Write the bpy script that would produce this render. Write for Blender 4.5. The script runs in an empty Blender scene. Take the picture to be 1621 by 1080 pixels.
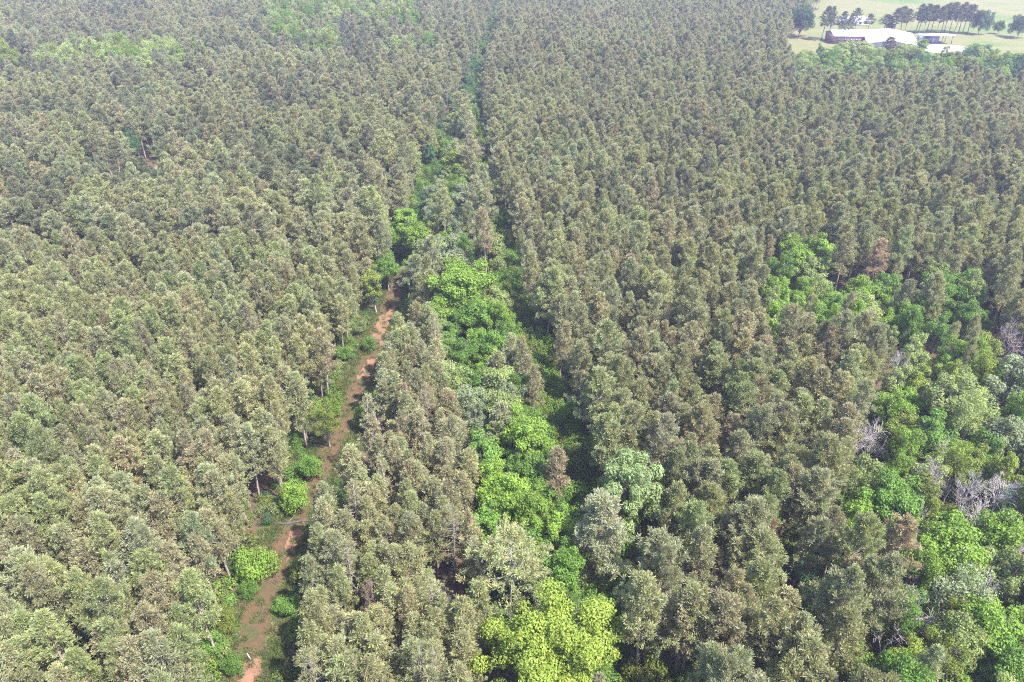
import bpy, math, random
import numpy as np
from mathutils import Vector

S = bpy.context.scene
COL = S.collection
rng = np.random.default_rng(7)
random.seed(7)

# ------------------------------------------------------------------ camera, world, sun, exposure
PITCH, FOC, CAMH = math.radians(32.2), 1150.0, 80.0
cam_d = bpy.data.cameras.new('camera')
cam_d.sensor_width = 36.0
cam_d.lens = 36.0 * FOC / 1621.0
cam_d.clip_start, cam_d.clip_end = 1.0, 9000.0
cam = bpy.data.objects.new('camera', cam_d)
COL.objects.link(cam)
cam.location = (0, 0, CAMH)
cam.rotation_euler = (math.radians(90) - PITCH, 0, 0)
S.camera = cam

SUN_EL, SUN_AZ = 58.0, 122.0            # azimuth clockwise from the view direction (+Y)
W = bpy.data.worlds.new('World'); S.world = W; W.use_nodes = True
wn = W.node_tree
sky = wn.nodes.new('ShaderNodeTexSky'); sky.sky_type = 'NISHITA'; sky.sun_disc = False
sky.sun_elevation = math.radians(SUN_EL); sky.sun_rotation = math.radians(SUN_AZ)
sky.air_density = 1.0; sky.dust_density = 1.5
bg = wn.nodes['Background']; bg.inputs['Strength'].default_value = 0.15
wn.links.new(sky.outputs[0], bg.inputs[0])
sl = bpy.data.lights.new('sun', 'SUN'); sl.energy = 4.6; sl.angle = math.radians(0.5); sl.color = (1.0, 0.95, 0.87)
sun = bpy.data.objects.new('sun', sl); COL.objects.link(sun)
_a, _e = math.radians(SUN_AZ), math.radians(SUN_EL)
sun.rotation_euler = Vector((math.sin(_a)*math.cos(_e), math.cos(_a)*math.cos(_e), math.sin(_e))).to_track_quat('Z', 'Y').to_euler()
sun.location = (60, 0, 120)
S.view_settings.view_transform = 'Standard'; S.view_settings.look = 'None'
S.view_settings.exposure = 2.0; S.view_settings.gamma = 1.0
c = S.cycles
c.max_bounces = 5; c.diffuse_bounces = 3; c.glossy_bounces = 1; c.transmission_bounces = 3; c.volume_bounces = 0; c.transparent_max_bounces = 4
c.caustics_reflective = False; c.caustics_refractive = False
c.use_denoising = False
c.filter_width = 1.15

# ------------------------------------------------------------------ helpers
def gp(px, py, z=0.0):
    """photograph pixel -> the place at height z that it shows"""
    u, v = (px - 810.5)/FOC, (540.0 - py)/FOC
    dy, dz = math.cos(PITCH) + v*math.sin(PITCH), -math.sin(PITCH) + v*math.cos(PITCH)
    t = (z - CAMH)/dz
    return (u*t, dy*t)
def depth(x, y, z): return y*math.cos(PITCH) + (CAMH - z)*math.sin(PITCH)
def pix(x, y, z):
    d = depth(x, y, z)
    return 810.5 + FOC*x/d, 540.0 - FOC*(y*math.sin(PITCH) - (CAMH - z)*math.cos(PITCH))/d

class MB:
    """collects triangles with a colour per face and a material number per face"""
    def __init__(s): s.v = []; s.f = []; s.c = []; s.m = []; s.n = 0
    def add(s, v, f, col=(1, 1, 1), m=0):
        v = np.asarray(v, float).reshape(-1, 3); f = np.asarray(f, int).reshape(-1, 3)
        s.v.append(v); s.f.append(f + s.n); s.n += len(v)
        col = np.asarray(col, float)
        s.c.append(np.tile(col, (len(f), 1)) if col.ndim == 1 else col)
        s.m.append(np.full(len(f), m, int))
    def tris(s, P, col=(1, 1, 1), m=0):                 # P: (n,3,3)
        n = len(P); s.add(P.reshape(-1, 3), np.arange(3*n).reshape(-1, 3), col, m)
    def tube(s, pts, rad, sides=6, col=(1, 1, 1), m=0, cap=True):
        pts = np.asarray(pts, float); n = len(pts)
        d = np.gradient(pts, axis=0); d /= np.linalg.norm(d, axis=1)[:, None] + 1e-9
        up = np.array([0, 0, 1.0]) if abs(d[0, 2]) < 0.9 else np.array([1.0, 0, 0])
        vs = []
        for i in range(n):
            a = np.cross(d[i], up); a /= np.linalg.norm(a) + 1e-9; b = np.cross(d[i], a)
            t = np.arange(sides)*2*math.pi/sides
            vs.append(pts[i] + rad[i]*(np.cos(t)[:, None]*a + np.sin(t)[:, None]*b))
        f = []
        for i in range(n - 1):
            for k in range(sides):
                k2 = (k + 1) % sides; p, q = i*sides, (i + 1)*sides
                f += [(p+k, p+k2, q+k2), (p+k, q+k2, q+k)]
        if cap:
            for k in range(1, sides - 1):
                f += [((n-1)*sides, (n-1)*sides+k, (n-1)*sides+k+1), (0, k+1, k)]
        s.add(np.vstack(vs), f, col, m)
    def box(s, x0, x1, y0, y1, z0, z1, col=(1, 1, 1), m=0):
        v = [(x, y, z) for z in (z0, z1) for y in (y0, y1) for x in (x0, x1)]
        q = [(0, 2, 3, 1), (4, 5, 7, 6), (0, 1, 5, 4), (2, 6, 7, 3), (0, 4, 6, 2), (1, 3, 7, 5)]
        s.add(v, [t for a, b, c_, d in q for t in ((a, b, c_), (a, c_, d))], col, m)
    def quad(s, P, col=(1, 1, 1), m=0): s.add(P, [(0, 1, 2), (0, 2, 3)], col, m)
    def merge(s, o, m): 
        for v, f, c_ in zip(o.v, o.f, o.c): pass
        V = np.vstack(o.v); F = np.vstack(o.f); C = np.vstack(o.c); s.add(V, F, C, m)
    def mesh(s, name, mats, smooth=False):
        V = np.vstack(s.v); F = np.vstack(s.f); C = np.vstack(s.c); M = np.concatenate(s.m)
        me = bpy.data.meshes.new(name)
        me.vertices.add(len(V)); me.vertices.foreach_set('co', V.astype(np.float32).ravel())
        me.loops.add(F.size); me.loops.foreach_set('vertex_index', F.astype(np.int32).ravel())
        me.polygons.add(len(F)); me.polygons.foreach_set('loop_start', (np.arange(len(F))*3).astype(np.int32))
        for mt in mats: me.materials.append(mt)
        if len(mats) > 1: me.polygons.foreach_set('material_index', M.astype(np.int32))
        me.update(calc_edges=True)
        at = me.attributes.new('fc', 'FLOAT_COLOR', 'FACE')
        at.data.foreach_set('color', np.hstack([C, np.ones((len(C), 1))]).astype(np.float32).ravel())
        if smooth: me.polygons.foreach_set('use_smooth', np.ones(len(F), bool))
        return me
def link(name, me, parent=None, loc=None, rz=0, scl=None):
    o = bpy.data.objects.new(name, me); COL.objects.link(o)
    if parent: o.parent = parent
    if loc is not None: o.location = loc
    o.rotation_euler[2] = rz
    if scl is not None: o.scale = scl
    return o
def tag(o, label=None, cat=None, group=None, kind=None):
    for k, v in (('label', label), ('category', cat), ('group', group), ('kind', kind)):
        if v: o[k] = v
    return o

# ------------------------------------------------------------------ materials
def mat(name):
    m = bpy.data.materials.new(name); m.use_nodes = True
    nt = m.node_tree; nt.nodes.clear()
    return m, nt, nt.nodes.new('ShaderNodeOutputMaterial')
def foliage_mat(name, trans, spec, rough):
    m, nt, out = mat(name); N, L = nt.nodes.new, nt.links.new
    t = N('ShaderNodeAttribute'); t.attribute_type = 'INSTANCER'; t.attribute_name = 'tint'
    f = N('ShaderNodeAttribute'); f.attribute_type = 'GEOMETRY'; f.attribute_name = 'fc'
    mx = N('ShaderNodeVectorMath'); mx.operation = 'MULTIPLY'
    L(t.outputs['Vector'], mx.inputs[0]); L(f.outputs['Vector'], mx.inputs[1])
    p = N('ShaderNodeBsdfPrincipled'); p.inputs['Roughness'].default_value = rough
    p.inputs['Specular IOR Level'].default_value = spec
    L(mx.outputs[0], p.inputs['Base Color'])
    tr = N('ShaderNodeBsdfTranslucent')
    tw = N('ShaderNodeVectorMath'); tw.operation = 'MULTIPLY'; tw.inputs[1].default_value = (1.15, 1.15, 0.75)
    L(mx.outputs[0], tw.inputs[0]); L(tw.outputs[0], tr.inputs[0])
    s = N('ShaderNodeMixShader'); s.inputs[0].default_value = trans
    L(p.outputs[0], s.inputs[1]); L(tr.outputs[0], s.inputs[2]); L(s.outputs[0], out.inputs[0])
    return m
M_NEEDLE = foliage_mat('pine_needles', 0.36, 0.2, 0.6)
M_LEAF = foliage_mat('broad_leaves', 0.38, 0.2, 0.5)
def bark_mat(name, c1, c2, sc=3.0):
    m, nt, out = mat(name); N, L = nt.nodes.new, nt.links.new
    tc = N('ShaderNodeTexCoord'); no = N('ShaderNodeTexNoise'); no.inputs['Scale'].default_value = sc; no.inputs['Detail'].default_value = 5
    mp = N('ShaderNodeMapping'); mp.inputs['Scale'].default_value = (3, 3, 0.6)
    L(tc.outputs['Object'], mp.inputs[0]); L(mp.outputs[0], no.inputs[0])
    r = N('ShaderNodeValToRGB'); r.color_ramp.elements[0].position = .35; r.color_ramp.elements[1].position = .68
    r.color_ramp.elements[0].color = (*c1, 1); r.color_ramp.elements[1].color = (*c2, 1)
    L(no.outputs[0], r.inputs[0])
    p = N('ShaderNodeBsdfPrincipled'); p.inputs['Roughness'].default_value = .9; L(r.outputs[0], p.inputs[0])
    b = N('ShaderNodeBump'); b.inputs['Strength'].default_value = .6; b.inputs['Distance'].default_value = .03
    L(no.outputs[0], b.inputs['Height']); L(b.outputs[0], p.inputs['Normal']); L(p.outputs[0], out.inputs[0])
    return m
M_PBARK = bark_mat('pine_bark', (.13, .10, .085), (.32, .27, .24))
M_OBARK = bark_mat('grey_bark', (.14, .125, .115), (.33, .30, .28))
M_DEAD = bark_mat('bleached_wood', (.27, .235, .235), (.50, .46, .45))
M_VIOLET = bark_mat('violet_grey_twigs', (.17, .13, .15), (.34, .28, .31))
def simple(name, col, rough=.6, metal=0.0, nscale=4.0, amt=.12):
    m, nt, out = mat(name); N, L = nt.nodes.new, nt.links.new
    tc = N('ShaderNodeTexCoord'); no = N('ShaderNodeTexNoise'); no.inputs['Scale'].default_value = nscale; no.inputs['Detail'].default_value = 6
    L(tc.outputs['Object'], no.inputs[0])
    r = N('ShaderNodeValToRGB'); r.color_ramp.elements[0].position = .3; r.color_ramp.elements[1].position = .7
    r.color_ramp.elements[0].color = (*[x*(1-amt) for x in col], 1); r.color_ramp.elements[1].color = (*[min(1, x*(1+amt)) for x in col], 1)
    L(no.outputs[0], r.inputs[0])
    p = N('ShaderNodeBsdfPrincipled'); p.inputs['Roughness'].default_value = rough; p.inputs['Metallic'].default_value = metal
    L(r.outputs[0], p.inputs[0]); L(p.outputs[0], out.inputs[0])
    return m
def ground_mat(name, stops, scales, bump=.4, fine=None):
    """layered noise: stops = colours of the big patches, fine = (colour, amount) flecks"""
    m, nt, out = mat(name); N, L = nt.nodes.new, nt.links.new
    tc = N('ShaderNodeTexCoord')
    n1 = N('ShaderNodeTexNoise'); n1.inputs['Scale'].default_value = scales[0]; n1.inputs['Detail'].default_value = 8; n1.inputs['Roughness'].default_value = .62
    n2 = N('ShaderNodeTexNoise'); n2.inputs['Scale'].default_value = scales[1]; n2.inputs['Detail'].default_value = 6; n2.inputs['Roughness'].default_value = .7
    L(tc.outputs['Object'], n1.inputs[0]); L(tc.outputs['Object'], n2.inputs[0])
    r = N('ShaderNodeValToRGB'); els = r.color_ramp.elements
    els[0].position = stops[0][0]; els[0].color = (*stops[0][1], 1); els[1].position = stops[-1][0]; els[1].color = (*stops[-1][1], 1)
    for p_, c_ in stops[1:-1]: e = els.new(p_); e.color = (*c_, 1)
    L(n1.outputs[0], r.inputs[0])
    mx = N('ShaderNodeMix'); mx.data_type = 'RGBA'; mx.blend_type = 'MIX'
    r2 = N('ShaderNodeValToRGB'); r2.color_ramp.elements[0].position = .52; r2.color_ramp.elements[1].position = .68
    L(n2.outputs[0], r2.inputs[0])
    mu = N('ShaderNodeMath'); mu.operation = 'MULTIPLY'; mu.inputs[1].default_value = fine[1]
    L(r2.outputs[0], mu.inputs[0]); L(mu.outputs[0], mx.inputs['Factor'])
    L(r.outputs[0], mx.inputs['A']); mx.inputs['B'].default_value = (*fine[0], 1)
    p = N('ShaderNodeBsdfPrincipled'); p.inputs['Roughness'].default_value = .95; p.inputs['Specular IOR Level'].default_value = .1
    L(mx.outputs['Result'], p.inputs[0])
    b = N('ShaderNodeBump'); b.inputs['Strength'].default_value = bump; b.inputs['Distance'].default_value = .15
    L(n2.outputs[0], b.inputs['Height']); L(b.outputs[0], p.inputs['Normal']); L(p.outputs[0], out.inputs[0])
    return m
M_FLOOR = ground_mat('forest_floor', [(.3, (.045, .03, .02)), (.5, (.075, .052, .036)), (.6, (.055, .055, .025)), (.75, (.035, .06, .018))], (.12, 1.3), .5, ((.10, .075, .05), .6))
M_TRACK = ground_mat('track_dirt', [(.32, (.035, .048, .016)), (.43, (.06, .046, .024)), (.54, (.072, .044, .025)), (.64, (.088, .050, .030)), (.74, (.05, .05, .02))], (.35, 2.6), .5, ((.105, .08, .05), .55))
M_CLAY = ground_mat('red_clay', [(.3, (.12, .062, .04)), (.7, (.19, .105, .07))], (.5, 3), .4, ((.15, .105, .07), .6))
M_VERGE = ground_mat('grass_verge', [(.3, (.035, .065, .016)), (.5, (.06, .095, .026)), (.7, (.085, .085, .04))], (.3, 2.2), .6, ((.10, .095, .05), .5))
M_FIELD = ground_mat('field_grass', [(.3, (.045, .085, .018)), (.42, (.075, .10, .03)), (.53, (.115, .108, .052)), (.62, (.088, .104, .036)), (.74, (.055, .09, .022))], (.013, .25), .3, ((.15, .135, .08), .5))
M_YARD = ground_mat('pale_sand', [(.3, (.24, .215, .205)), (.7, (.31, .28, .265))], (.15, 1.2), .2, ((.2, .18, .14), .5))

# ------------------------------------------------------------------ the ground
A_PTS = [(-28, 0), (-30, 30), (-31.5, 51), (-33, 62), (-32.3, 72), (-31, 86), (-30, 98), (-29, 111), (-28, 132), (-27, 155), (-23, 233), (-19, 293), (-13, 402), (-7, 647), (-2, 900)]
B_PTS = [(16, 0), (14, 40), (12, 62), (9.5, 80), (7, 98), (2, 122), (-2, 159), (-7, 199), (-10, 239), (-14, 284), (-15.5, 330), (-13.8, 386)]
def xa(y): return np.interp(y, [p[1] for p in A_PTS], [p[0] for p in A_PTS])
def xb(y): return np.interp(y, [p[1] for p in B_PTS], [p[0] for p in B_PTS], right=1e4)

G = 3000.0
mb = MB(); mb.quad([(-G, -G, 0), (G, -G, 0), (G, G, 0), (-G, G, 0)])
tag(link('forest_floor', mb.mesh('forest_floor', [M_FLOOR])), 'brown needle-strewn forest floor under the pines', 'ground', kind='structure')
def strip(name, fx, y0, y1, step, half, z, m, label, cat, wob=.35):
    mb = MB(); ys = np.arange(y0, y1, step)
    L, R, l, r = [], [], 0.0, 0.0
    for y in ys:
        l = .75*l + rng.normal(0, wob); r = .75*r + rng.normal(0, wob)
        L.append((fx(y) - half - l, y, z)); R.append((fx(y) + half + r, y, z))
    n = len(ys)
    mb.add(L + R, [t for i in range(n-1) for t in ((i, n+i, n+i+1), (i, n+i+1, i+1))])
    return tag(link(name, mb.mesh(name, [m])), label, cat, kind='structure')
strip('grass_verge', xa, 5, 215, 1.2, 4.4, .012, M_VERGE, 'grassy verge along both sides of the dirt track', 'verge', .5)
strip('dirt_track', xa, 5, 160, .9, 2.5, .03, M_TRACK, 'brown dirt track running through the pines', 'track', .3)
strip('firebreak_path', xb, 5, 386, 1.0, 1.9, .022, M_VERGE, 'shaded grassy firebreak through the pines', 'path', .35)
def patch(name, cx, cy, rx, ry, z, m, label, cat, n=40, wob=.16):
    a = np.linspace(0, 2*math.pi, n, endpoint=False)
    k = 1 + wob*np.sin(3*a + cx) + wob*.7*np.sin(5*a + cy) + rng.normal(0, wob*.35, n)
    mb = MB(); mb.add([(0, 0, 0)] + [(rx*k[i]*math.cos(a[i]), ry*k[i]*math.sin(a[i]), 0) for i in range(n)], [(0, 1+i, 1+(i+1) % n) for i in range(n)])
    return tag(link(name, mb.mesh(name, [m]), None, (cx, cy, z)), label, cat, kind='structure')
for i, (px, py, rx, ry) in enumerate([(610, 516, 2.0, 7.5), (582, 588, 1.5, 4.0), (572, 634, 1.3, 1.8), (396, 1066, 1.2, 2.2), (470, 862, 1.7, 3.2)]):
    x, y = gp(px, py); patch('bare_clay', x, y, rx, ry, .045 + .004*i, M_CLAY,
        ['largest bare patch of red clay, farthest along the dirt track', 'small red clay patch on the dirt track next nearer than the largest one', 'narrow red clay patch in the middle of the dirt track', 'red clay patch on the dirt track at the bottom edge of the view', 'red clay patch on the dirt track just nearer than the fallen log'][i], 'clay patch')
F0, F1 = (147, 430), (248, 647)
FIELD = [F0] + [(F0[0] + (F1[0]-F0[0])*t + 5*math.sin(t*19) + 3*math.sin(t*43), F0[1] + (F1[1]-F0[1])*t) for t in np.linspace(.04, .97, 26)] + [F1, (F1[0] + (F1[0]-F0[0])*1.6, F1[1] + (F1[1]-F0[1])*1.6), (900, 960), (900, 306), (300, 306), (120, 314)]
mb = MB(); mb.add([(x, y, 0) for x, y in FIELD] + [(520, 560, 0)], [(len(FIELD), i, (i+1) % len(FIELD)) for i in range(len(FIELD))])
tag(link('field', mb.mesh('field', [M_FIELD]), None, (0, 0, .015)), 'pale mown grass field beyond the pine stand', 'field', kind='structure')
patch('sand_yard', 249, 438, 17, 15, .03, M_YARD, 'pale bare yard in front of the open shed', 'yard', 40, .1)

def inpoly(P, poly):
    P = np.asarray(P); x, y = P[:, 0], P[:, 1]; r = np.zeros(len(P), bool); n = len(poly)
    for i in range(n):
        (x1, y1), (x2, y2) = poly[i], poly[(i+1) % n]
        cnd = (y1 > y) != (y2 > y)
        with np.errstate(divide='ignore', invalid='ignore'):
            r ^= cnd & (x < (x2-x1)*(y-y1)/(y2-y1) + x1)
    return r
def W_(pp, z=11): return [gp(px, py, z) for px, py in pp]
D1 = W_([(1205, 392), (1250, 378), (1325, 372), (1345, 440), (1470, 425), (1560, 430), (1555, 495), (1470, 505), (1390, 512), (1330, 510), (1200, 505)])
D2 = W_([(1395, 565), (1500, 540), (1800, 520), (2000, 1300), (1340, 1300), (1370, 1010), (1400, 930), (1345, 840), (1340, 740), (1365, 660)])
D3 = W_([(690, 380), (760, 380), (800, 480), (820, 600), (870, 700), (900, 860), (930, 930), (880, 960), (770, 850), (745, 730), (735, 620), (700, 500)])
D4 = W_([(625, 350), (690, 225), (735, 205), (755, 330), (745, 390), (660, 400)])
D5 = W_([(0-200, 72), (320, 70), (345, 92), (0-200, 100)], 14)
D6 = W_([(420, -8), (640, -10), (690, 75), (560, 85), (430, 60)], 14)
D7 = [(114, 312), (300, 309), (330, 309), (330, 366), (225, 380), (140, 384)]

# ------------------------------------------------------------------ tree shapes
def unit(v): return v/(np.linalg.norm(v, axis=-1, keepdims=True) + 1e-9)
def tufts(mb, C, Ax, k, ln, wd, r, brown=.22):
    brown *= .6
    n = len(C); c_ = np.repeat(C, k, 0); a = np.repeat(Ax, k, 0)
    d = unit(a*.75 + r.normal(0, .62, (n*k, 3)) + np.array([0, 0, .28]))
    L = ln*r.uniform(.65, 1.3, (n*k, 1)); side = unit(np.cross(d, r.normal(0, 1, (n*k, 3))))
    w = wd*r.uniform(.6, 1.3, (n*k, 1)); tip = c_ + d*L; base = c_ + r.normal(0, .05, (n*k, 3))
    P = np.stack([base, tip + side*w*.5, tip - side*w*.5], 1)
    # young growth yellower, older darker, catkins and dead needles taupe
    b = np.repeat(r.uniform(.82, 1.18, (n, 1)), k, 0)*r.uniform(.88, 1.12, (n*k, 1))
    col = np.ones((n*k, 3))*b
    yel = np.repeat(r.random(n) < .3, k); col[yel] *= (1.06, 1.07, .90)
    br = np.repeat(r.random(n) < brown*.6, k) | (r.random(n*k) < brown*.5); col[br] *= (1.08, .90, .86)
    mb.tris(P, col)
def pine_shape(seed, Ht, R, cb, nb, nt, ln=.52, wd=.17, brown=.24, top=.62, gaps=0):
    r = np.random.default_rng(seed); tr, cr = MB(), MB()
    zz = np.linspace(0, 1, 9); bend = r.normal(0, .22, 2)
    tp = np.stack([bend[0]*np.sin(zz*2.4)*zz, bend[1]*np.sin(zz*3.1)*zz, zz*Ht*.985], 1)
    rad = (.018*Ht)*(1 - zz)**.8*.62 + .02
    tr.tube(tp, rad, 7)
    hb = Ht*cb; C, A = [], []
    az0 = r.uniform(0, 6.28); sect = [r.uniform(.62, 1.15) for _ in range(7)]
    for i in range(nb):
        t = ((i + r.random())/nb)**.9
        z = hb + t*(Ht - hb)*.97
        az = az0 + i*2.39996 + r.normal(0, .35)
        prof = (1 - t**1.5)**.74*(.55 + .45*min(1, t*4))
        L = R*prof*sect[int(az/6.2832*7) % 7]*r.uniform(.6, 1.28) + .25
        el = math.radians(-4 + 52*t + r.normal(0, 8))
        if gaps and r.random() < gaps: continue
        h = np.array([math.cos(az), math.sin(az), 0]); tx = np.interp(z, tp[:, 2], tp[:, 0]); ty = np.interp(z, tp[:, 2], tp[:, 1])
        s = np.linspace(0, 1, 5)
        pts = np.array([tx, ty, z]) + h*(L*s*math.cos(el))[:, None] + np.array([0, 0, 1])*(L*(s*math.sin(el) + .22*s**2.2 - .05*s))[:, None]
        tr.tube(pts[:4], np.linspace(.012 + .018*L, .012, 4), 3, cap=False)
        m = max(2, int(nt*(.35 + .65*L/R)*r.uniform(.8, 1.2)))
        ss = r.uniform(.3, 1.04, m)**.8; lat = np.array([-h[1], h[0], 0])
        p = np.stack([np.interp(ss, s, pts[:, k]) for k in range(3)], 1)
        p += lat*(r.normal(0, .17, m)*L*(1.15 - ss*.6))[:, None] + r.normal(0, .12, (m, 3))
        C.append(p); A.append(unit(h*.8 + np.array([0, 0, .35 + .6*t]) + r.normal(0, .25, (m, 3))))
    C.append(np.array([[tp[-1, 0], tp[-1, 1], Ht - q] for q in (0, .25, .6)])); A.append(np.tile([0, 0, 1.0], (3, 1)))
    # dead twigs under the crown
    for i in range(r.integers(5, 10)):
        z = Ht*r.uniform(.22, cb + .05); az = r.uniform(0, 6.28); L = r.uniform(.5, 1.5)
        p0 = np.array([0, 0, z]); tr.tube([p0, p0 + L*np.array([math.cos(az), math.sin(az), r.uniform(-.1, .35)])], [.025, .008], 3, cap=False)
    tufts(cr, np.vstack(C), np.vstack(A), 18, ln, wd*.52, r, brown)
    return tr, cr
def leaf_cloud(mb, C, Nn, size, r, fold=.25, var=.25):
    n = len(C); d = unit(np.cross(Nn, r.normal(0, 1, (n, 3)))); s = unit(np.cross(Nn, d))
    L = size*r.uniform(.65, 1.35, (n, 1)); w = L*r.uniform(.5, .75, (n, 1))
    a, b = C - d*L*.5, C + d*L*.5; q = C + s*w*.5 + Nn*L*fold*.5; p = C - s*w*.5 + Nn*L*fold*.5
    P = np.concatenate([np.stack([a, q, b], 1), np.stack([a, b, p], 1)])
    col = np.ones((n, 3))*r.uniform(1-var, 1+var, (n, 1)); col[:, 0] *= r.uniform(.88, 1.14, n); col[:, 2] *= r.uniform(.8, 1.2, n)
    mb.tris(P, np.concatenate([col, col]))
def broad_shape(seed, Ht, R, cb, nl, per, leaf, bare=0.0, flat=1.0, spread=.33, shrub=False):
    r = np.random.default_rng(seed); tr, cr = MB(), MB()
    zc = Ht*(1+cb)/2; rz = Ht*(1-cb)/2*.92
    i = np.arange(nl) + .5; ph = np.arccos(1 - 1.72*i/nl); th = math.pi*(1+5**.5)*i + r.normal(0, .3, nl)
    k = r.uniform(.45, .95, nl)
    asym = 1 + .2*np.sin(th*2 + seed) + .14*np.sin(th*3 + 2*seed)
    Lc = np.stack([R*k*asym*np.sin(ph)*np.cos(th), R*k*asym*np.sin(ph)*np.sin(th), zc + rz*k*np.cos(ph)*flat], 1) + r.normal(0, .09*R, (nl, 3))
    Lr = R*spread*r.uniform(.6, 1.4, nl)
    tint = r.uniform(.84, 1.16, nl)
    zb = Ht*max(.12, cb*.8)
    zz = np.linspace(0, 1, 6); bend = r.normal(0, .25, 2)
    tp = np.stack([bend[0]*zz**2, bend[1]*zz**2, zz*zb], 1)
    r0 = .013*Ht + .03
    if not shrub: tr.tube(tp, r0*(1.15 - .5*zz), 8, m=0)
    top = tp[-1]
    for j in range(0, nl, 1 if nl < 40 else 2):
        e = Lc[j]; s = np.linspace(0, 1, 5)[:, None]; o = top*(1 if not shrub else .3) + np.array([0, 0, r.uniform(-.25, .15)*zb*(0 if shrub else 1)])
        mid = np.array([e[0]*.35, e[1]*.35, o[2] + (e[2]-o[2])*.62])
        pts = (1-s)**2*o + 2*s*(1-s)*mid + s**2*e
        tr.tube(pts, np.linspace(r0*.42, .018, 5), 4, cap=False)
        for q in range(4):
            ee = e + unit(r.normal(0, 1, 3) + [0, 0, .4])*Lr[j]*.85
            tr.tube([pts[3], (pts[3]+ee)/2 + r.normal(0, .08, 3), ee], [.03, .02, .008], 3, cap=False)
    Cs, Ns, Ts = [], [], []
    for j in range(nl):
        if r.random() < bare: continue
        n = int(per*(Lr[j]/(R*spread))**2*r.uniform(.8, 1.15))
        d = unit(r.normal(0, 1, (n, 3)) + np.array([0, 0, .28])); rr = Lr[j]*r.uniform(.45, 1.06, (n, 1))**.55
        lump = 1 + .25*np.sin(d[:, :1]*5 + j)*np.cos(d[:, 1:2]*6 + 2*j)
        Cs.append(Lc[j] + d*rr*lump*np.array([1, 1, .82])); Ns.append(unit(d + r.normal(0, .55, (n, 3)) + np.array([0, 0, .3]))); Ts.append(np.full(n, tint[j]))
    C = np.vstack(Cs); Nn = np.vstack(Ns); T = np.concatenate(Ts)
    keep = C[:, 2] > .1; C, Nn, T = C[keep], Nn[keep], T[keep]
    a = len(cr.c); leaf_cloud(cr, C, Nn, leaf, r)
    cr.c[-1] *= np.concatenate([T, T])[:, None]
    return tr, cr
def bare_shape(seed, Ht, R, lean=(0, 0), lev=3, n0=9, up=.75):
    r = np.random.default_rng(seed); tr = MB()
    def grow(p, d, L, rad, lv):
        n = 5; pts = [p]
        for q in range(n-1):
            d = unit(d + r.normal(0, .12, 3) + np.array([0, 0, .05])); pts.append(pts[-1] + d*L/(n-1))
        tr.tube(pts, np.linspace(rad, max(.014, rad*.35), n), [7, 5, 4, 3][3-lv] if lv <= 3 else 7, cap=False)
        if lv == 0: return
        m = {3: n0, 2: 8, 1: 6}[lv]
        for q in range(m):
            t = r.uniform(.35 if lv == 3 else .2, 1)
            i = min(n-2, int(t*(n-1))); b = pts[i] + (pts[i+1]-pts[i])*(t*(n-1)-i)
            o = unit(r.normal(0, 1, 3)); dd = unit(d*up + o*.62)
            grow(b, dd, L*(.45 if lv == 3 else .55)*r.uniform(.7, 1.15)*(1.15-.4*t)*(R/4 if lv == 3 else 1), max(.022, rad*.42), lv-1)
    grow(np.zeros(3), unit(np.array([lean[0], lean[1], 1.0])), Ht, .012*Ht + .04, 3)
    return tr

KIND = {}
def make(name, tr, cr, mt, mc):
    t = tr.mesh(name + '_trunk', [mt], True); k = cr.mesh(name + '_crown', [mc]) if cr else None
    both = MB(); both.merge(tr, 0)
    if cr: both.merge(cr, 1)
    KIND[name] = (t, k, both.mesh(name + '_whole', [mt, mc] if cr else [mt]))
for i in range(5): make('med%d' % i, *pine_shape(11+i, 15.5, 2.8, .42, 54, 11), M_PBARK, M_NEEDLE)
for i in range(5): make('slim%d' % i, *pine_shape(21+i, 13.5, 1.85, .36, 52, 8, .46, .15, .3), M_PBARK, M_NEEDLE)
for i in range(4): make('big%d' % i, *pine_shape(31+i, 17.5, 3.7, .42, 70, 15, .52, .17, .2), M_PBARK, M_NEEDLE)
for i in range(4): make('tall%d' % i, *pine_shape(41+i, 20.0, 3.2, .55, 50, 11, .54, .19, .26, gaps=.12), M_PBARK, M_NEEDLE)
make('wide0', *pine_shape(55, 17.0, 5.2, .5, 66, 17, .5, .16, .2, gaps=.2), M_OBARK, M_NEEDLE)
make('thin0', *pine_shape(51, 15.0, 2.5, .4, 52, 3, .42, .10, .5), M_PBARK, M_NEEDLE)
for i in range(3): make('leaf%d' % i, *broad_shape(61+i, 13.0, 3.7, .24, 42, 300, .30, .04, 1, .27), M_OBARK, M_LEAF)
for i in range(2): make('oval%d' % i, *broad_shape(71+i, 13.0, 2.3, .2, 36, 190, .27, .05, 1, .30), M_OBARK, M_LEAF)
for i in range(2): make('airy%d' % i, *broad_shape(81+i, 13.5, 3.3, .3, 40, 150, .26, .12, 1, .27), M_OBARK, M_LEAF)
make('oak0', *broad_shape(90, 12.0, 5.0, .08, 60, 300, .36, 0, 1, .25), M_OBARK, M_LEAF)
make('grand', *broad_shape(91, 16.0, 7.2, .2, 96, 470, .29, .05, 1, .185), M_OBARK, M_LEAF)
make('round', *broad_shape(92, 15.0, 4.6, .22, 64, 390, .30, .02, 1, .23), M_OBARK, M_LEAF)
for i in range(2): make('bush%d' % i, *broad_shape(95+i, 3.6, 2.3, .02, 22, 240, .21, 0, 1, .36, True), M_OBARK, M_LEAF)
for i in range(2): make('low%d' % i, *broad_shape(101+i, 1.5, 1.3, .02, 10, 60, .24, 0, 1, .42, True), M_OBARK, M_LEAF)
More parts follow.
